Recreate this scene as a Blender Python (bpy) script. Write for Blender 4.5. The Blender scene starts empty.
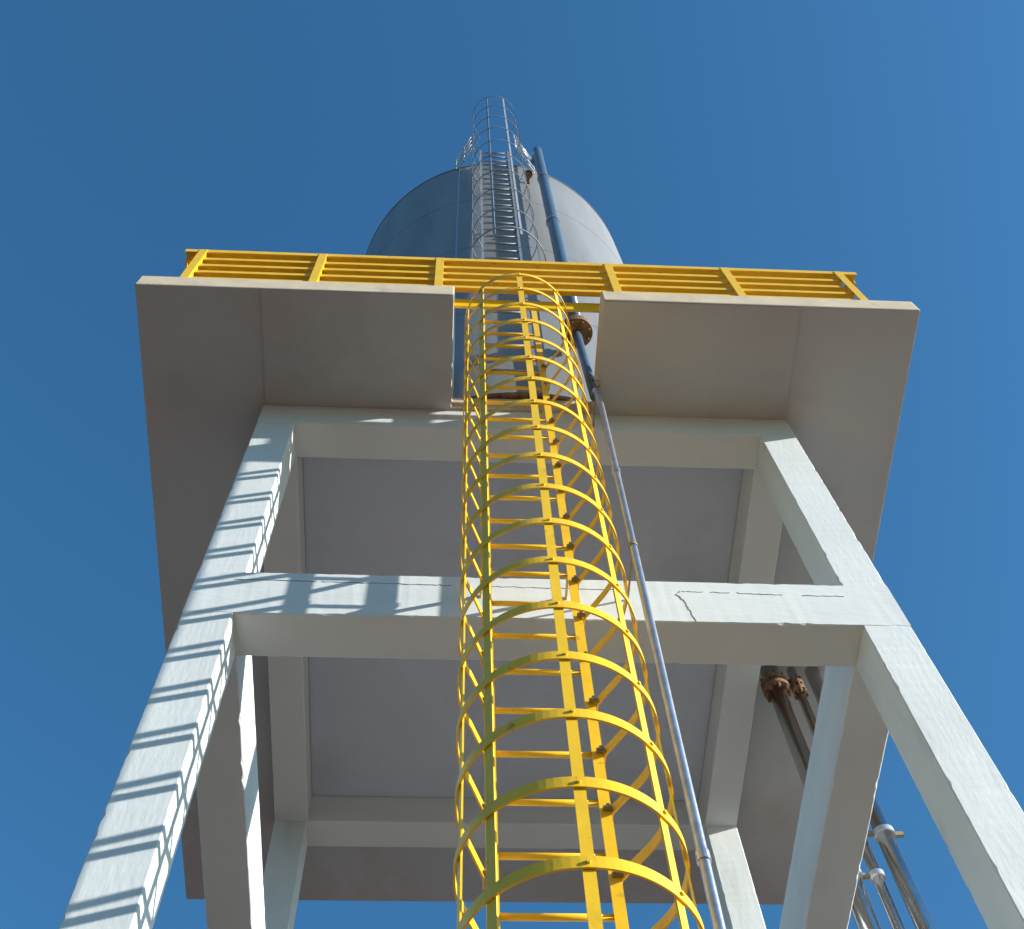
import bpy, math, random
from mathutils import Vector, Matrix

random.seed(7)
scene = bpy.context.scene
COL = scene.collection

# ------------------------------------------------------------------ camera
K, CAMH = 0.75, 1.6                 # survey units -> metres, eye height


def W(p):
    return Vector((p[0] * K, p[1] * K, p[2] * K + CAMH))


cam = bpy.data.objects.new('camera', bpy.data.cameras.new('camera'))
COL.objects.link(cam)
RT = Vector((0.998417379, -0.044850460, -0.033928934))
UP = Vector((-0.026625020, -0.908380575, 0.417295866))
FW = Vector((0.049536296, 0.415732087, 0.908137097))
M = Matrix((RT, UP, -FW)).transposed().to_4x4()
M.translation = W((-0.28362, -5.18172, 0))
cam.matrix_world = M
cam.data.sensor_fit = 'HORIZONTAL'
cam.data.sensor_width = 36
cam.data.lens = 1242.95 * 36 / 1024
cam.data.clip_end = 5000
scene.camera = cam

# ------------------------------------------------------------------ light
SUN = Vector((2.9, -1.0, 1.13)).normalized()      # towards the sun
EL = math.asin(SUN.z)
ROT = math.atan2(SUN.x, SUN.y)
world = bpy.data.worlds.new('World')
scene.world = world
world.use_nodes = True
nt = world.node_tree
sky = nt.nodes.new('ShaderNodeTexSky')
sky.sky_type = 'NISHITA'
sky.sun_disc = False
sky.sun_elevation = EL
sky.sun_rotation = ROT
sky.altitude = 0
sky.air_density = 1.4
sky.dust_density = 0.9
sky.ozone_density = 10.0
nt.nodes['Background'].inputs['Strength'].default_value = 0.098
tint = nt.nodes.new('ShaderNodeMixRGB')            # the camera's cooler white balance
tint.blend_type = 'MULTIPLY'
tint.inputs['Fac'].default_value = 1.0
tint.inputs['Color2'].default_value = (0.90, 1.16, 1.0, 1)
nt.links.new(sky.outputs['Color'], tint.inputs['Color1'])
nt.links.new(tint.outputs['Color'], nt.nodes['Background'].inputs['Color'])
sl = bpy.data.lights.new('sun', 'SUN')
sl.energy = 4.65
sl.angle = math.radians(0.53)
sl.color = (1.0, 0.97, 0.92)
so = bpy.data.objects.new('sun', sl)
so.rotation_euler = (-SUN).to_track_quat('-Z', 'Y').to_euler()
so.location = (30, -10, 30)
COL.objects.link(so)
vs = scene.view_settings
vs.view_transform = 'Standard'
vs.look = 'None'
vs.exposure = 0.91
vs.gamma = 1.0


# ------------------------------------------------------------------ materials
def material(name, col, rough=0.6, metal=0.0, var=0.06, vscale=3.0, bump=0.15, bscale=40.0,
             stretch=(1, 1, 1), spec=0.5, stain=None, stain_lo=0.6, stain_hi=0.75, stain_scale=1.2):
    m = bpy.data.materials.new(name)
    m.use_nodes = True
    n = m.node_tree.nodes
    l = m.node_tree.links
    b = n['Principled BSDF']
    b.inputs['Roughness'].default_value = rough
    b.inputs['Metallic'].default_value = metal
    b.inputs['Specular IOR Level'].default_value = spec
    geo = n.new('ShaderNodeNewGeometry')
    mp = n.new('ShaderNodeMapping')
    mp.inputs['Scale'].default_value = stretch
    l.new(geo.outputs['Position'], mp.inputs['Vector'])
    n1 = n.new('ShaderNodeTexNoise')
    n1.inputs['Scale'].default_value = vscale
    n1.inputs['Detail'].default_value = 6
    l.new(mp.outputs['Vector'], n1.inputs['Vector'])
    r = n.new('ShaderNodeValToRGB')
    c = Vector(col)
    r.color_ramp.elements[0].position = 0.3
    r.color_ramp.elements[1].position = 0.7
    r.color_ramp.elements[0].color = (*(c * (1 - var)), 1)
    r.color_ramp.elements[1].color = (*[min(1, v * (1 + var)) for v in c], 1)
    l.new(n1.outputs['Fac'], r.inputs['Fac'])
    out = r.outputs['Color']
    if stain is not None:
        n3 = n.new('ShaderNodeTexNoise')
        n3.inputs['Scale'].default_value = stain_scale
        n3.inputs['Detail'].default_value = 9
        n3.inputs['Roughness'].default_value = 0.65
        l.new(mp.outputs['Vector'], n3.inputs['Vector'])
        r3 = n.new('ShaderNodeMapRange')
        r3.inputs['From Min'].default_value = stain_lo
        r3.inputs['From Max'].default_value = stain_hi
        l.new(n3.outputs['Fac'], r3.inputs['Value'])
        mx = n.new('ShaderNodeMixRGB')
        mx.inputs['Color2'].default_value = (*stain, 1)
        l.new(r3.outputs['Result'], mx.inputs['Fac'])
        l.new(out, mx.inputs['Color1'])
        out = mx.outputs['Color']
    l.new(out, b.inputs['Base Color'])
    if bump:
        n2 = n.new('ShaderNodeTexNoise')
        n2.inputs['Scale'].default_value = bscale
        n2.inputs['Detail'].default_value = 5
        l.new(mp.outputs['Vector'], n2.inputs['Vector'])
        bp = n.new('ShaderNodeBump')
        bp.inputs['Strength'].default_value = bump
        bp.inputs['Distance'].default_value = 0.02
        l.new(n2.outputs['Fac'], bp.inputs['Height'])
        l.new(bp.outputs['Normal'], b.inputs['Normal'])
    return m


PAINT = material('white_masonry_paint', (0.645, 0.67, 0.655), 0.75, var=0.05, vscale=5, bump=0.10, bscale=34,
                 stretch=(1, 1, 0.25), stain=(0.46, 0.46, 0.43), stain_lo=0.58, stain_hi=0.82, stain_scale=1.6)
PAINTH = material('white_masonry_paint_rolled_sideways', (0.645, 0.67, 0.655), 0.75, var=0.05, vscale=5, bump=0.10, bscale=34,
                  stretch=(0.25, 0.25, 1), stain=(0.46, 0.46, 0.43), stain_lo=0.58, stain_hi=0.82, stain_scale=1.6)
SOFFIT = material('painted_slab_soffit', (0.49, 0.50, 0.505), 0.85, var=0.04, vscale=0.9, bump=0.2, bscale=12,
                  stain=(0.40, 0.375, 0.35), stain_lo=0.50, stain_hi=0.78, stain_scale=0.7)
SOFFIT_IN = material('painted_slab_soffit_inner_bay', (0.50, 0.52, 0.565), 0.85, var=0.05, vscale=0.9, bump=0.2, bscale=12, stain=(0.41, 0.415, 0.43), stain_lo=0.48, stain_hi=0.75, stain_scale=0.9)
EDGE = material('bare_concrete_edge', (0.58, 0.475, 0.335), 0.9, var=0.10, vscale=4, bump=0.10, bscale=18,
                stain=(0.42, 0.36, 0.29), stain_lo=0.58, stain_hi=0.72, stain_scale=3)
SLABTOP = material('low_bounce_slab_top', (0.20, 0.18, 0.15), 0.95, var=0.2, vscale=2, bump=0.3, bscale=10)  # unseen slab top, coloured dark to cut bounce light on the rails
JOINT = material('dark_crack_filler', (0.22, 0.22, 0.21), 0.95, var=0.3, vscale=20, bump=0)
YELLOW = material('yellow_gloss_paint', (0.86, 0.515, 0.014), 0.34, var=0.07, vscale=9, bump=0.04, bscale=60,
                  stain=(0.42, 0.20, 0.04), stain_lo=0.63, stain_hi=0.73, stain_scale=14)
GALV = material('galvanised_steel', (0.52, 0.54, 0.56), 0.32, metal=0.9, var=0.16, vscale=14, bump=0.08, bscale=60)
BRIGHT = material('bright_steel_pipe', (0.78, 0.77, 0.74), 0.16, metal=1.0, var=0.10, vscale=6, bump=0.06, bscale=18,
                  stain=(0.42, 0.33, 0.22), stain_lo=0.66, stain_hi=0.76, stain_scale=5)
BLUEPIPE = material('blue_grey_painted_pipe', (0.085, 0.135, 0.19), 0.38, metal=0.3, var=0.08, vscale=5, bump=0.05, bscale=20)
TANK = material('grey_tank_coating', (0.255, 0.255, 0.245), 0.42, metal=0.2, var=0.12, vscale=2.2, bump=0.03, bscale=5,
                stretch=(1, 1, 0.12), stain=(0.20, 0.185, 0.165), stain_lo=0.56, stain_hi=0.72, stain_scale=3)
RUST = material('rusty_iron', (0.20, 0.105, 0.055), 0.9, var=0.45, vscale=16, bump=0.6, bscale=50,
                stain=(0.35, 0.27, 0.19), stain_lo=0.5, stain_hi=0.7, stain_scale=12)
LGALV = material('dull_galvanised_steel', (0.34, 0.35, 0.36), 0.5, metal=0.55, var=0.2, vscale=14, bump=0.05, bscale=40)
CLIP = material('worn_clip_steel', (0.30, 0.25, 0.16), 0.55, metal=0.3, var=0.25, vscale=30, bump=0.1)
TIE = material('pale_metal_clamp', (0.70, 0.72, 0.75), 0.3, metal=0.7, var=0.08, vscale=20, bump=0.05)
GROUND = material('dry_earth_and_gravel', (0.108, 0.060, 0.040), 0.95, var=0.25, vscale=0.8, bump=0.5, bscale=6,
                  stain=(0.045, 0.055, 0.02), stain_lo=0.55, stain_hi=0.68, stain_scale=0.12)


# ------------------------------------------------------------------ mesh helpers (survey units)
def make(name, verts, faces, mat, parent=None, smooth=False, mats=None, fmat=None, local=None):
    """verts in survey units. parent: Empty (no rotation). local: place origin here."""
    org = W(local) if local is not None else Vector((0, 0, 0))
    me = bpy.data.meshes.new(name)
    me.from_pydata([W(v) - org if local is None else Vector((v[0] * K, v[1] * K, v[2] * K)) for v in verts], [], faces)
    for mm in (mats or [mat]):
        me.materials.append(mm)
    if fmat:
        for pl, k in zip(me.polygons, fmat):
            pl.material_index = k
    if smooth:
        for pl in me.polygons:
            pl.use_smooth = True
    me.update()
    return link(name, me, parent, org)


def worldloc(o):
    v = Vector(o.location)
    while o.parent:
        o = o.parent
        v += o.location
    return v


def link(name, me, parent, org):
    o = bpy.data.objects.new(name, me)
    COL.objects.link(o)
    if parent:
        o.parent = parent
        o.location = org - worldloc(parent)
    else:
        o.location = org
    return o


def thing(name, label, cat, loc, group=None):
    o = bpy.data.objects.new(name, None)
    o.empty_display_size = 0.2
    COL.objects.link(o)
    o.location = W(loc)
    tag(o, label, cat, group)
    return o


def tag(o, label, cat, group=None):
    o['label'] = label
    o['category'] = cat
    if group:
        o['group'] = group
    return o


class MB:
    def __init__(s):
        s.v = []
        s.f = []

    def add(s, v, f):
        k = len(s.v)
        s.v += [tuple(p) for p in v]
        s.f += [tuple(i + k for i in q) for q in f]
        return s

    def box(s, a, b):
        x0, y0, z0 = a
        x1, y1, z1 = b
        return s.add([(x0, y0, z0), (x1, y0, z0), (x1, y1, z0), (x0, y1, z0), (x0, y0, z1), (x1, y0, z1), (x1, y1, z1), (x0, y1, z1)],
                     [(0, 3, 2, 1), (4, 5, 6, 7), (0, 1, 5, 4), (1, 2, 6, 5), (2, 3, 7, 6), (3, 0, 4, 7)])

    def sweep(s, rings, closed=True, caps=True):
        n = len(rings[0])
        v = [p for r in rings for p in r]
        f = []
        for i in range(len(rings) - 1):
            for j in range(n):
                k = (j + 1) % n
                f.append((i * n + j, i * n + k, (i + 1) * n + k, (i + 1) * n + j))
        if caps:
            f.append(tuple(range(n - 1, -1, -1)))
            f.append(tuple((len(rings) - 1) * n + j for j in range(n)))
        return s.add(v, f)

    def tube(s, path, r, n=12, caps=True):
        path = [Vector(p) for p in path]
        rr = r if isinstance(r, (list, tuple)) else [r] * len(path)
        rings = []
        t0 = (path[1] - path[0]).normalized()
        up = Vector((0, 0, 1)) if abs(t0.z) < 0.9 else Vector((0, 1, 0))
        nx = t0.cross(up).normalized()
        for i, p in enumerate(path):
            if i == 0:
                t = t0
            elif i == len(path) - 1:
                t = (path[i] - path[i - 1]).normalized()
            else:
                t = ((path[i] - path[i - 1]).normalized() + (path[i + 1] - path[i]).normalized()).normalized()
            nx = (nx - t * nx.dot(t)).normalized()
            ny = t.cross(nx)
            rings.append([p + (nx * math.cos(a) + ny * math.sin(a)) * rr[i] for a in [2 * math.pi * j / n for j in range(n)]])
        return s.sweep(rings, caps=caps)

    def ring(s, c, r0, r1, z0, z1, n=24):
        """annulus about a vertical axis"""
        prof = [(r1, z0), (r1, z1), (r0, z1), (r0, z0)]
        v, f = [], []
        for j in range(n):
            a = 2 * math.pi * j / n
            v += [(c[0] + pr * math.cos(a), c[1] + pr * math.sin(a), pz) for pr, pz in prof]
        for j in range(n):
            k = (j + 1) % n
            for i in range(4):
                h = (i + 1) % 4
                f.append((j * 4 + i, k * 4 + i, k * 4 + h, j * 4 + h))
        return s.add(v, f)

    def build(s, name, mat, parent=None, smooth=False, local=None):
        return make(name, s.v, s.f, mat, parent, smooth, local=local)


def cast(a, b, axis, step=0.06, jit=0.002, ch=0.008):
    """cast concrete member: box a..b with chamfered, slightly ragged arrises along axis"""
    ax = 'xyz'.index(axis)
    o = [i for i in range(3) if i != ax]
    n = max(2, int(abs(b[ax] - a[ax]) / step))
    rings = []
    for i in range(n + 1):
        t = a[ax] + (b[ax] - a[ax]) * i / n
        u0, u1, w0, w1 = a[o[0]], b[o[0]], a[o[1]], b[o[1]]
        wob = [random.gauss(0, jit) for _ in range(8)]
        c = [ch + abs(random.gauss(0, jit)) + (random.uniform(0.005, 0.014) if random.random() < 0.06 else 0) for _ in range(4)]
        q = [(u0 + c[0], w0), (u1 - c[1], w0), (u1, w0 + c[1]), (u1, w1 - c[2]), (u1 - c[2], w1), (u0 + c[3], w1), (u0, w1 - c[3]), (u0, w0 + c[0])]
        ring = []
        for (u, w), e in zip(q, wob):
            p = [0, 0, 0]
            p[ax] = t
            p[o[0]] = u + e * 0.25
            p[o[1]] = w + e * 0.25
            ring.append(tuple(p))
        rings.append(ring)
    m = MB()
    if axis == 'y':
        rings = [r[::-1] for r in rings]
    m.sweep(rings)
    return m


# ------------------------------------------------------------------ survey numbers
XL, XR, AX, AY, D = -2.3387, 3.4441, 0.395, 0.39, 5.3523
ZS, ZT, ZM1, ZM0, TS = 12.7095, 12.2278, 9.0408, 8.3998, 0.3131
SXL, SXR, SYF, SYB = -3.6293, 4.7354, -1.3244, 7.1092
N1, N2, YN = -0.2901, 1.2965, -0.034
GZ = -CAMH / K
XC, YC, TR = 0.5527, 2.8686, 2.897

# ------------------------------------------------------------------ ground
gm = bpy.data.meshes.new('ground')
g = 2500
gm.from_pydata([(-g, -g, 0), (g, -g, 0), (g, g, 0), (-g, g, 0)], [], [(0, 1, 2, 3)])
gm.materials.append(GROUND)
go = bpy.data.objects.new('ground', gm)
COL.objects.link(go)
go['kind'] = 'structure'

# ------------------------------------------------------------------ concrete support tower
tower = thing('support_tower', 'tall white painted concrete frame of columns and beams carrying a wide slab', 'tower', (XC, YC, GZ))
ys = (0, D)
for x0 in (XL, XR - AX):
    for y0 in ys:
        cast((x0, y0, GZ), (x0 + AX, y0 + AY, ZS + 0.02), 'z').build('column', PAINT, tower)
LV = [(ZT, ZS + 0.02), (ZM0, ZM1), (4.15, 4.80), (0.3, 0.9)]
front_mid = None
for z0, z1 in LV:
    for y0 in ys:
        o = cast((XL + 0.002, y0 - 0.0025, z0), (XR - 0.002, y0 + AY + 0.01, z1), 'x').build('beam', PAINTH, tower)
        if z0 == ZM0 and y0 == 0:
            front_mid = o
    for x0 in (XL + 0.004, XR - AX - 0.012):
        cast((x0, AY - 0.03, z0 + 0.002), (x0 + AX + 0.008, D + 0.03, z1 - 0.002), 'y').build('beam', PAINTH, tower)
# pad footings
for x0 in (XL, XR - AX):
    for y0 in ys:
        cast((x0 - 0.35, y0 - 0.35, GZ - 0.2), (x0 + AX + 0.35, y0 + AY + 0.35, GZ + 0.12), 'z').build('footing', EDGE, tower)


def crack(parent, pts, w=0.008):
    """hairline crack on the front face (plane y = 0.004)"""
    y = -0.0065
    v, f = [], []
    for i, (x, z) in enumerate(pts):
        d = Vector((pts[min(i + 1, len(pts) - 1)][0] - pts[max(i - 1, 0)][0], pts[min(i + 1, len(pts) - 1)][1] - pts[max(i - 1, 0)][1])).normalized()
        n = Vector((-d.y, d.x)) * w * 0.6 * random.uniform(0.2, 1.0)
        v += [(x + n.x, y, z + n.y), (x - n.x, y, z - n.y), (x - n.x, y + 0.006, z - n.y), (x + n.x, y + 0.006, z + n.y)]
    for i in range(len(pts) - 1):
        for j in range(4):
            k = (j + 1) % 4
            f.append((i * 4 + j, i * 4 + k, i * 4 + 4 + k, i * 4 + 4 + j))
    return make('crack', v, f, JOINT, parent)


def jagged(x0, z0, x1, z1, n, j=0.008):
    return [(x0 + (x1 - x0) * i / n + random.gauss(0, j * 0.4), z0 + (z1 - z0) * i / n + random.gauss(0, j)) for i in range(n + 1)]


for x0, z0, x1, z1, n_, jz, w_ in (
        (-2.02, 8.915, -1.35, 8.905, 24, 0.003, 0.005), (-1.31, 8.905, -0.25, 8.89, 34, 0.004, 0.004), (0.02, 8.885, 1.1, 8.875, 30, 0.004, 0.0022),
        (1.66, 8.872, 1.84, 8.868, 8, 0.004, 0.003), (1.90, 8.868, 2.06, 8.86, 6, 0.006, 0.004), (2.12, 8.858, 2.5, 8.852, 14, 0.005, 0.005),
        (2.66, 8.85, 3.02, 8.846, 10, 0.004, 0.002),
        (1.645, 8.868, 1.60, 8.82, 4, 0.006, 0.007), (1.60, 8.82, 1.655, 8.74, 5, 0.010, 0.006), (1.655, 8.74, 1.70, 8.42, 11, 0.009, 0.004)):
    crack(front_mid, jagged(x0, z0, x1, z1, n_, jz), w_)

# slab with the notch for the ladder
poly = [(SXL, SYF), (N1, SYF), (N1, YN), (N2, YN), (N2, SYF), (SXR, SYF), (SXR, SYB), (SXL, SYB)]
n = len(poly)
sv, sf, fm = [], [], []


def cells():
    xs = [SXL, N1, N2, SXR]
    y = [SYF, YN, SYB]
    for i in range(3):
        for j in range(2):
            if i == 1 and j == 0:
                continue
            yield xs[i], xs[i + 1], y[j], y[j + 1]


idx = {}


def vid(x, y, z):
    k = (x, y, z)
    if k not in idx:
        idx[k] = len(sv)
        sv.append(k)
    return idx[k]


for x0, x1, y0, y1 in cells():
    sf.append((vid(x0, y0, ZS), vid(x0, y1, ZS), vid(x1, y1, ZS), vid(x1, y0, ZS)))
    fm.append(0)
    sf.append((vid(x0, y0, ZS + TS), vid(x1, y0, ZS + TS), vid(x1, y1, ZS + TS), vid(x0, y1, ZS + TS)))
    fm.append(2)
bd = [(SXL, SYF), (N1, SYF), (N1, YN), (N2, YN), (N2, SYF), (SXR, SYF), (SXR, YN), (SXR, SYB), (N2, SYB), (N1, SYB), (SXL, SYB), (SXL, YN)]
for i in range(len(bd)):
    a, b = bd[i], bd[(i + 1) % len(bd)]
    sf.append((vid(*a, ZS), vid(*b, ZS), vid(*b, ZS + TS), vid(*a, ZS + TS)))
    fm.append(1)
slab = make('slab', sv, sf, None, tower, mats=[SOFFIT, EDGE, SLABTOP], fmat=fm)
bv = slab.modifiers.new('bevel', 'BEVEL')
bv.width = 0.012
bv.segments = 2
bv.limit_method = 'ANGLE'
# slightly dropped soffit bays: cantilever strips in front, bay between the beams
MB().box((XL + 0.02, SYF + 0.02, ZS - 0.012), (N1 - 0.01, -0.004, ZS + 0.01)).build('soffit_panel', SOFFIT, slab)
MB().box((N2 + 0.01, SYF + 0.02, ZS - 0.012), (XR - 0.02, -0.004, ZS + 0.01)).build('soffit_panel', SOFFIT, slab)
MB().box((XL + AX + 0.02, AY + 0.02, ZS - 0.012), (XR - AX - 0.02, D - 0.02, ZS + 0.01)).build('soffit_panel', SOFFIT_IN, slab)

# ------------------------------------------------------------------ tank
tank = thing('storage_tank', 'tall grey cylindrical metal tank standing on the concrete slab', 'tank', (XC, YC, ZS + TS))
ZB, ZTOP = ZS + TS + 0.01, 26.45
NS = 160
m = MB()
prof = [(TR, ZB), (TR, ZTOP)]
rings = [[(XC + r * math.cos(2 * math.pi * j / NS), YC + r * math.sin(2 * math.pi * j / NS), z) for j in range(NS)] for r, z in prof]
m.sweep(rings, caps=False)
m.build('shell', TANK, tank, smooth=True)
m = MB()
prof = [(TR + 0.004, ZTOP), (TR * 0.8, ZTOP + 0.18), (TR * 0.5, ZTOP + 0.36), (0.2, ZTOP + 0.48)]
rings = [[(XC + r * math.cos(2 * math.pi * j / NS), YC + r * math.sin(2 * math.pi * j / NS), z) for j in range(NS)] for r, z in prof]
m.sweep(rings).build('roof', TANK, tank, smooth=True)
MB().ring((XC, YC), TR - 0.01, TR + 0.012, ZTOP - 0.03, ZTOP + 0.012, NS).build('top_rim', TANK, tank)
MB().ring((XC, YC), TR - 0.01, TR + 0.05, ZB, ZB + 0.09, NS).build('base_ring', RUST, tank)
for z in (16.4, 19.8, 23.2):
    MB().ring((XC, YC), TR - 0.01, TR + 0.003, z, z + 0.015, NS).build('weld_seam', TANK, tank)


# ------------------------------------------------------------------ guardrail
GY, GX0, GX1, GYB = -1.25, -3.438, 4.519, SYB - 0.12
ZF = ZS + TS
guard = thing('guardrail', 'yellow steel guardrail of angle bars round the edge of the slab', 'guardrail', (XC, GY, ZF))


def angle(a, b, out, leg=0.07, t=0.012):
    """angle iron from a to b (horizontal): upright leg on the outside, flat leg inwards"""
    a, b = Vector(a), Vector(b)
    o = Vector(out)
    u = Vector((0, 0, 1))
    prof = [(0, 0), (0, -leg), (-t, -leg), (-t, -t), (-leg, -t), (-leg, 0)]
    rings = [[p + o * x + u * z for x, z in prof] for p in (a, b)]
    m = MB()
    m.sweep(rings)
    return m


fx = [-3.23, -1.84, -0.467, 1.52, 2.915, 4.29]
LVZ = [13.36, 13.62, 13.88, 14.14]
TOPZ = 14.41
sides = [((GX0, GY), (GX1, GY), (0, -1, 0)), ((GX1, GY), (GX1, GYB), (1, 0, 0)), ((GX1, GYB), (GX0, GYB), (0, 1, 0)), ((GX0, GYB), (GX0, GY), (-1, 0, 0))]
for (ax_, ay_), (bx_, by_), out in sides:
    if out[1]:
        ta, tb = Vector((ax_, ay_, TOPZ)), Vector((bx_, by_, TOPZ))
    else:                                   # side rails butt against the front and back rails
        sg = 1 if by_ > ay_ else -1
        ta, tb = Vector((ax_, ay_ + sg * 0.102, TOPZ - 0.003)), Vector((bx_, by_ - sg * 0.102, TOPZ - 0.003))
    angle(ta, tb, out, 0.10, 0.014).build('top_rail', YELLOW, guard)
    e = 0.02
    for z in LVZ:
        a = Vector((ax_, ay_, z)) - Vector(out) * e
        b = Vector((bx_, by_, z)) - Vector(out) * e
        d = (b - a).normalized() * 0.4
        if out[1] < 0:
            a.x, b.x, d = fx[0], fx[-1], Vector((0, 0, 0))
        angle(a + d, b - d, out, 0.075).build('rail', YELLOW, guard)


def post(x, y, out):
    o = Vector(out)
    s = Vector((-o.y, o.x, 0))
    c = Vector((x, y, 0)) - o * 0.005
    prof = [(-0.045, 0.012), (0.045, 0.012), (0.045, -0.055), (0.033, -0.055), (0.033, 0.0), (-0.045, 0.0)]
    m = MB()
    rings = [[tuple(c + s * u + o * w + Vector((0, 0, z))) for u, w in prof] for z in (ZF, TOPZ - 0.018)]
    m.sweep(rings)
    base = MB()
    q = [c + s * u + o * w for u, w in ((-0.09, 0.03), (0.09, 0.03), (0.09, -0.1), (-0.09, -0.1))]
    base.sweep([[(p.x, p.y, ZF + 0.001) for p in q], [(p.x, p.y, ZF + 0.018) for p in q]])
    p_ = m.build('post', YELLOW, guard)
    base.build('base_plate', YELLOW, p_)


for x in fx:
    post(x, GY, (0, -1, 0))
    post(x, GYB, (0, 1, 0))
for k in range(6):
    y = GY + 0.45 + (GYB - GY - 0.9) * k / 5
    post(GX0, y, (-1, 0, 0))
    post(GX1, y, (1, 0, 0))

# threshold bar spanning the notch
bar = MB()
prof = [(0, 0), (0, 0.25), (0.014, 0.25), (0.014, 0.014), (0.03, 0.014), (0.03, 0)]
bar.sweep([[(x, -1.10 + w, ZF + 0.012 + h) for w, h in prof] for x in (N1 - 0.22, N2 + 0.2)])
tag(bar.build('threshold_bar', YELLOW), 'single yellow channel bar spanning the slab notch behind the ladder cage', 'steel bar')

# ------------------------------------------------------------------ yellow caged ladder
LEAN = 0.0062
LY, LXL, LXR, LZ0 = -0.472, -0.036, 0.660, 4.66     # x at height LZ0


def lx(z):
    return LEAN * (z - LZ0)


LTOP, LBOT = 14.75, GZ + 0.02
ladder = thing('caged_ladder', 'bright yellow caged ladder rising up the front of the tower', 'ladder', (0.31, LY, GZ))
for s, x in ((-1, LXL), (1, LXR)):
    t_ = -s                                   # flanges turned in towards the rungs
    prof = [(-0.006 * t_, -0.072), (-0.006 * t_, -0.004), (0.006 * t_, -0.004), (0.006 * t_, -0.060), (0.060 * t_, -0.060), (0.060 * t_, -0.072)]
    if t_ < 0:
        prof = prof[::-1]
    rings = [[(x + u + lx(z), LY + w, z) for u, w in prof] for z in [LBOT + (LTOP - LBOT) * i / 10 for i in range(11)]]
    MB().sweep(rings).build('rail', YELLOW, ladder)
m = MB()
m.tube([(LXL + 0.004, -0.034, 0), (LXR - 0.004, -0.034, 0)], 0.02, 10)
m0 = None
z = 4.676 * 1.013
RS = 4.676 * 0.0931
while z - RS > LBOT + 0.2:
    z -= RS
while z < LTOP - 0.1:
    if m0 is None:
        o = m.build('rung', YELLOW, ladder, smooth=True, local=(lx(z), LY, z))
        m0 = o.data
    else:
        link('rung', m0, ladder, W((lx(z), LY, z)))
    z += RS
# hoops
HXC, HYC, HR = 0.335, -1.0206, 0.5486


def hoop_path(n=64, amax=2.12):
    p = []
    for i in range(n + 1):
        a = -amax + 2 * amax * i / n
        p.append((HR * math.sin(a), -HR * math.cos(a)))
    yr = LY - 0.04 - HYC
    w0, w1 = LXL - 0.012 - HXC, LXR + 0.012 - HXC
    p = [(w0, yr + 0.04), (w0 - 0.002, yr - 0.03)] + p + [(w1 + 0.002, yr - 0.03), (w1, yr + 0.04)]
    return p


def flat_loop(path, h, t):
    rings = []
    for i, q in enumerate(path):
        a = Vector(path[max(0, i - 1)])
        b = Vector(path[min(len(path) - 1, i + 1)])
        d = (b - a).normalized()
        nrm = Vector((-d.y, d.x))
        q = Vector(q)
        o, i_ = q - nrm * t / 2, q + nrm * t / 2
        rings.append([(o.x, o.y, -h / 2), (o.x, o.y, h / 2), (i_.x, i_.y, h / 2), (i_.x, i_.y, -h / 2)])
    m = MB()
    m.sweep(rings)
    return m


hm = None
cmesh = {}
zs = []
k = -6
while True:
    z = 3.6126 * (1.098 + 0.1421 * k)
    if z > 12.75:
        break
    if z > 0.9:
        zs.append(z)
    k += 1
for z in zs:
    loc = (HXC + lx(z), HYC, z)
    if hm is None:
        o = flat_loop(hoop_path(), 0.068, 0.011).build('hoop', YELLOW, ladder, local=loc)
        hm = o.data
    else:
        o = link('hoop', hm, ladder, W(loc))
    o.rotation_euler = (random.gauss(0, 0.006), random.gauss(0, 0.006), random.gauss(0, 0.008))
    for deg in (0, 47):
        ra = math.radians(deg)
        bl = (loc[0] + (HR + 0.005) * math.sin(ra), HYC - (HR + 0.005) * math.cos(ra), z + random.uniform(-0.008, 0.008))
        if deg not in cmesh:
            c = MB().tube([(0, 0, 0), (0.012 * math.sin(ra), -0.012 * math.cos(ra), 0)], 0.011, 6)
            cmesh[deg] = c.build('bolt', YELLOW, o, local=bl).data
        else:
            link('bolt', cmesh[deg], o, W(bl))
    for s in (-1, 1):
        x = (LXR if s > 0 else LXL) + lx(z)
        cl = (x - s * 0.012, LY - 0.085, z)
        if 'c' not in cmesh:
            c = MB()
            c.box((-0.026, -0.010, -0.015), (0.026, 0.008, 0.015))
            c.tube([(0, -0.03, 0), (0, -0.012, 0)], 0.012, 6)
            oo = c.build('clip', CLIP, o, local=cl)
            cmesh['c'] = oo.data
        else:
            link('clip', cmesh['c'], o, W(cl))
for a in (0, -47, 47, -78, 78):
    ra = math.radians(a)
    rr = HR - 0.013
    cx_, cy_ = HXC + rr * math.sin(ra), HYC - rr * math.cos(ra)
    tx, ty = math.cos(ra), math.sin(ra)
    nx, ny = math.sin(ra), -math.cos(ra)
    prof = [(-0.028, -0.005), (0.028, -0.005), (0.028, 0.005), (-0.028, 0.005)]
    rings = [[(cx_ + tx * u + nx * w + lx(z), cy_ + ty * u + ny * w, z) for u, w in prof] for z in (zs[0] - 0.03, 5, 9, zs[-1] + 0.03)]
    MB().sweep(rings).build('strap', YELLOW, ladder)
# wall brackets back to the beams
for z in (ZM0 + 0.32, 4.5, 12.45):
    for x in (LXL, LXR):
        MB().box((x + lx(z) - 0.008, LY - 0.01, z - 0.02), (x + lx(z) + 0.008, 0.02, z + 0.03)).build('wall_bracket', YELLOW, ladder)

# ------------------------------------------------------------------ tank ladder (galvanised, caged)
TLY = -0.26
tl = thing('tank_ladder', 'thin grey galvanised caged ladder fixed to the front of the tank', 'ladder', (0.41, TLY, ZF))


def tx(z):
    return 0.0068 * (z - 18.3)


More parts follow.
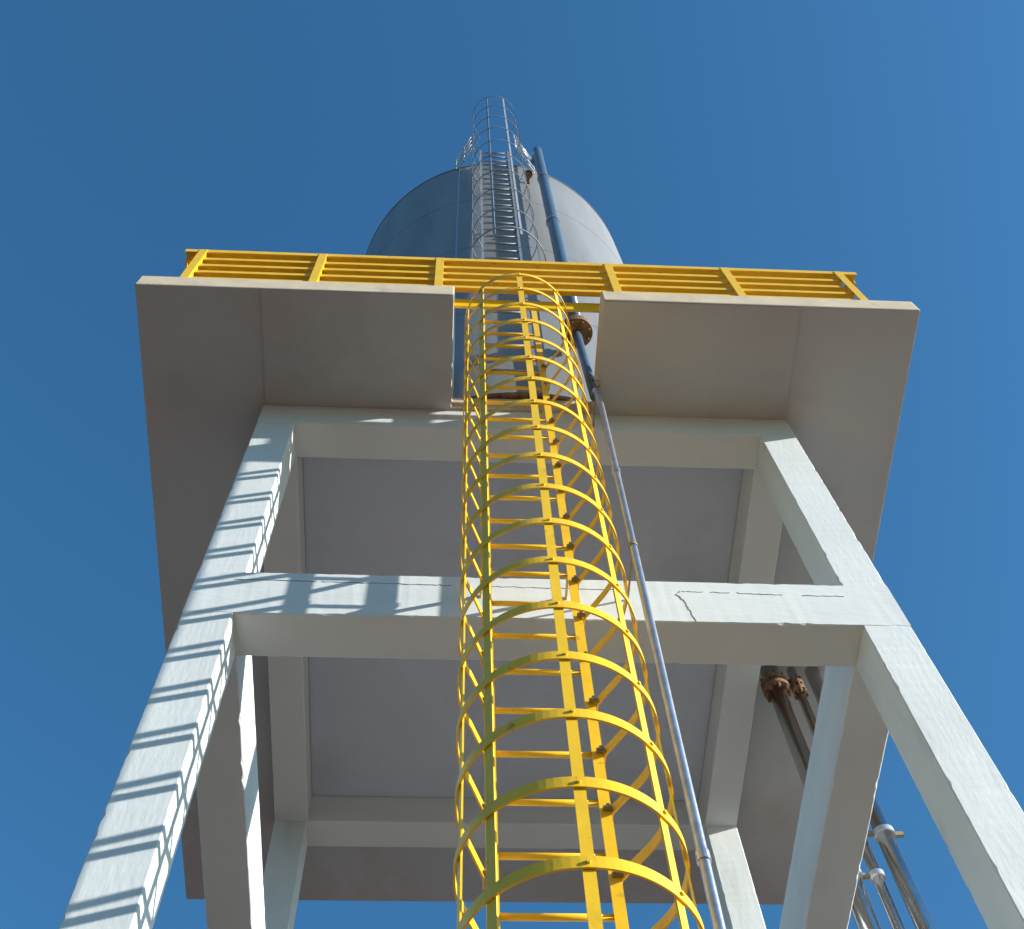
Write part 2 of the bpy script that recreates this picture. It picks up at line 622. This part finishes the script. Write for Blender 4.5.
TZ1 = 26.5
for x in (0.117, 0.69):
    rings = [[(x + u + tx(z), TLY + w, z) for u, w in ((-0.019, -0.03), (0.019, -0.03), (0.019, 0.03), (-0.019, 0.03))] for z in (ZF, 18, 22, TZ1)]
    MB().sweep(rings).build('rail', LGALV, tl)
rm = None
z = ZF + 0.3
while z < TZ1:
    loc = (tx(z), TLY, z)
    if rm is None:
        o = MB().tube([(0.12, 0, 0), (0.69, 0, 0)], 0.017, 8).build('rung', LGALV, tl, smooth=True, local=loc)
        rm = o.data
    else:
        link('rung', rm, tl, W(loc))
    z += 0.436
CR, CY, CXm = 0.47, -0.73, 0.405
hm2 = None


def cage_path(r, n=36, amax=2.2):
    p = [(r * math.sin(-amax + 2 * amax * i / n), -r * math.cos(-amax + 2 * amax * i / n)) for i in range(n + 1)]
    return [(-0.30, 0.45)] + p + [(0.30, 0.45)]


z = 16.05
hz = []
while z < 27.95:
    hz.append(z)
    z += 1.32
for i, z in enumerate(hz):
    loc = (CXm + tx(z), CY, z)
    if i == 0:
        flat_loop(cage_path(0.52), 0.05, 0.012).build('hoop', LGALV, tl, local=loc)
    elif hm2 is None:
        hm2 = flat_loop(cage_path(CR), 0.032, 0.010).build('hoop', LGALV, tl, local=loc).data
    else:
        link('hoop', hm2, tl, W(loc))
for a in (-23, 23, -88, 88):
    ra = math.radians(a)
    rr = CR - 0.012
    cx_, cy_ = CXm + rr * math.sin(ra), CY - rr * math.cos(ra)
    tx_, ty_ = math.cos(ra), math.sin(ra)
    prof = [(-0.017, -0.005), (0.017, -0.005), (0.017, 0.005), (-0.017, 0.005)]
    rings = [[(cx_ + tx_ * u + ty_ * w + tx(z), cy_ + ty_ * u - tx_ * w, z) for u, w in prof] for z in (hz[0], 20, 24, hz[-1])]
    MB().sweep(rings).build('strap', LGALV, tl)
for z in (14.6, 17.6, 20.6, 23.6, 26.2):
    for x in (0.117, 0.69):
        MB().box((x + tx(z) - 0.012, TLY + 0.02, z - 0.03), (x + tx(z) + 0.012, 0.05, z + 0.03)).build('wall_bracket', LGALV, tl)


# ------------------------------------------------------------------ small railings at the tank's top
def top_panel(a, b, label, mat):
    t = thing('rim_railing', label, 'railing', (a[0], a[1], ZTOP - 0.3), 'railings at the tank rim')
    n = 3
    for k in range(n):
        x, y = a[0] + (b[0] - a[0]) * k / (n - 1), a[1] + (b[1] - a[1]) * k / (n - 1)
        MB().tube([(x, y, ZTOP - (0.3 if y < -0.1 else -0.02)), (x, y, 27.7)], 0.02, 8).build('post', mat, t, smooth=True)
    for z in (26.3, 26.8, 27.25, 27.7):
        MB().tube([(a[0], a[1], z), (b[0], b[1], z)], 0.017, 8).build('rail', mat, t, smooth=True)
    return t


top_panel((0.0, -0.40), (-0.34, 0.16), 'thin grey railing at the tank rim left of the cage', GALV)
top_panel((0.90, -0.42), (1.33, 0.10), 'pale bright railing at the tank rim between cage and blue pipe', TIE)
vl = MB().tube([(1.12, -0.14, 24.75), (1.12, -0.14, 24.95)], 0.05, 14)
vl.ring((1.12, -0.14), 0.045, 0.085, 24.95, 25.0, 16)
vl.tube([(1.12, -0.14, 24.9), (1.12, 0.08, 24.9)], 0.035, 12)
vl.box((1.09, -0.1, 24.84), (1.15, 0.1, 24.87))
tag(vl.build('tank_vent', RUST, smooth=True), 'small rusty vent spout below the pale railing near the tank rim', 'vent')

# ------------------------------------------------------------------ pipes in front of the tank
pp = thing('overflow_pipe', 'thick blue grey pipe running up the front of the tank beside its ladder', 'pipe', (1.25, -0.25, ZF))
m = MB()
path = [(1.25, -0.25, 14.9), (1.30, -0.25, 18.3), (1.39, -0.25, 26.9)]
ux, uz = 1.39, 26.9
for i in range(1, 7):
    a = i * math.pi / 12
    path.append((ux, -0.25 + 0.3 * (1 - math.cos(a)), uz + 0.3 * math.sin(a)))
path.append((ux, 0.6, uz + 0.3))
m.tube(path, 0.098, 20).build('pipe_body', BLUEPIPE, pp, smooth=True)
m = MB()
m.ring((1.25, -0.25), 0.085, 0.20, 14.84, 14.90, 32)
fl = m.build('flange', RUST, pp)
m2 = MB().ring((1.25, -0.25), 0.052, 0.20, 14.76, 14.82, 32).build('flange', RUST, pp)
for j in range(8):
    a = 2 * math.pi * (j + .5) / 8
    MB().tube([(1.25 + 0.16 * math.cos(a), -0.25 + 0.16 * math.sin(a), 14.70), (1.25 + 0.16 * math.cos(a), -0.25 + 0.16 * math.sin(a), 14.95)], 0.017, 6).build('bolt', RUST, m2)
MB().tube([(1.25, -0.25, 14.8), (1.262, -0.25, 13.6), (1.265, -0.27, 12.55)], 0.052, 16).build('lower_pipe', BLUEPIPE, pp, smooth=True)
for z in (17.0, 20.5, 24.0):
    x = 1.25 + (z - 14.9) * 0.0117
    MB().ring((x, -0.25), 0.095, 0.115, z, z + 0.06, 24).build('clamp', GALV, pp)

dp = thing('down_pipe', 'slim galvanised pipe running down just right of the yellow ladder cage', 'pipe', (1.1, -0.50, GZ))
path = [(1.04, -0.50, GZ - 0.05), (1.108, -0.50, 3.0), (1.133, -0.50, 4.7), (1.158, -0.50, 6.5), (1.185, -0.50, 8.25), (1.232, -0.50, 11.6), (1.245, -0.46, 12.25), (1.26, -0.37, 12.5), (1.265, -0.28, 12.6)]
MB().tube(path, 0.033, 14).build('pipe_body', GALV, dp, smooth=True)


def pipe_x(z):
    for a, b in zip(path, path[1:]):
        if a[2] <= z <= b[2]:
            return a[0] + (b[0] - a[0]) * (z - a[2]) / (b[2] - a[2])


for z in (8.72, 12.35, 4.5):
    x = pipe_x(z)
    MB().box((x - 0.007, -0.47, z - 0.012), (x + 0.007, 0.015, z + 0.012)).build('bracket', CLIP, dp)
    MB().ring((x, -0.50), 0.032, 0.040, z - 0.018, z + 0.018, 16).build('clamp', CLIP, dp)
for z in (5.15, 10.1):
    MB().ring((pipe_x(z), -0.50), 0.03, 0.041, z, z + 0.07, 16).build('coupling', GALV, dp)

cd = MB().tube([(-0.29, 0.10, ZF), (-0.285, 0.10, 18.3), (-0.26, 0.10, 26.5)], 0.02, 8).build('cable_conduit', GALV, smooth=True)
tag(cd, 'thin grey conduit climbing the shaded side of the tank left of its ladder', 'conduit')

# ------------------------------------------------------------------ pipes on the right side of the tower
RY = 3.32


def side_pipe(x, r, label, rusty):
    t = thing('side_pipe', label, 'pipe', (x, RY, GZ), 'pipes beside the right of the tower')
    MB().tube([(x, RY, GZ - 0.05), (x, RY, 6.0), (x, RY, ZS + 0.02)], r, 20).build('pipe_body', BRIGHT, t, smooth=True)
    if rusty:
        for z in (12.25, 12.36):
            f_ = MB().ring((x, RY), r * 0.98, r * 1.55, z, z + 0.06, 24).build('flange', RUST, t)
        for j in range(8):
            a = 2 * math.pi * j / 8
            MB().tube([(x + r * 1.3 * math.cos(a), RY + r * 1.3 * math.sin(a), 12.18), (x + r * 1.3 * math.cos(a), RY + r * 1.3 * math.sin(a), 12.5)], 0.018, 6).build('bolt', RUST, f_)
    return t


p1 = side_pipe(3.69, 0.105, 'thickest and innermost of three bright steel pipes on the right of the tower', True)
p2 = side_pipe(3.965, 0.055, 'thinnest, middle one of three bright steel pipes on the right of the tower', True)
p3 = side_pipe(4.22, 0.088, 'outermost of three bright steel pipes on the right of the tower', False)
for t, x, r, zz in ((p1, 3.69, 0.105, 9.15), (p2, 3.965, 0.055, 9.15), (p2, 3.965, 0.055, 9.75), (p3, 4.22, 0.088, 9.75)):
    MB().ring((x, RY), r * 0.97, r + 0.022, zz, zz + 0.06, 24).build('clamp', TIE, t)
for xa, xb, z in ((3.79, 3.92, 9.16), (4.01, 4.14, 9.76)):
    MB().box((xa, RY - 0.02, z), (xb, RY + 0.02, z + 0.05)).build('tie_bar', CLIP, p2)
MB().box((4.30, RY - 0.02, 9.755), (4.42, RY + 0.02, 9.805)).build('bolt', CLIP, p3)
MB().box((3.42, RY - 0.025, 8.9), (3.60, RY + 0.025, 8.95)).build('wall_bracket', CLIP, p1)
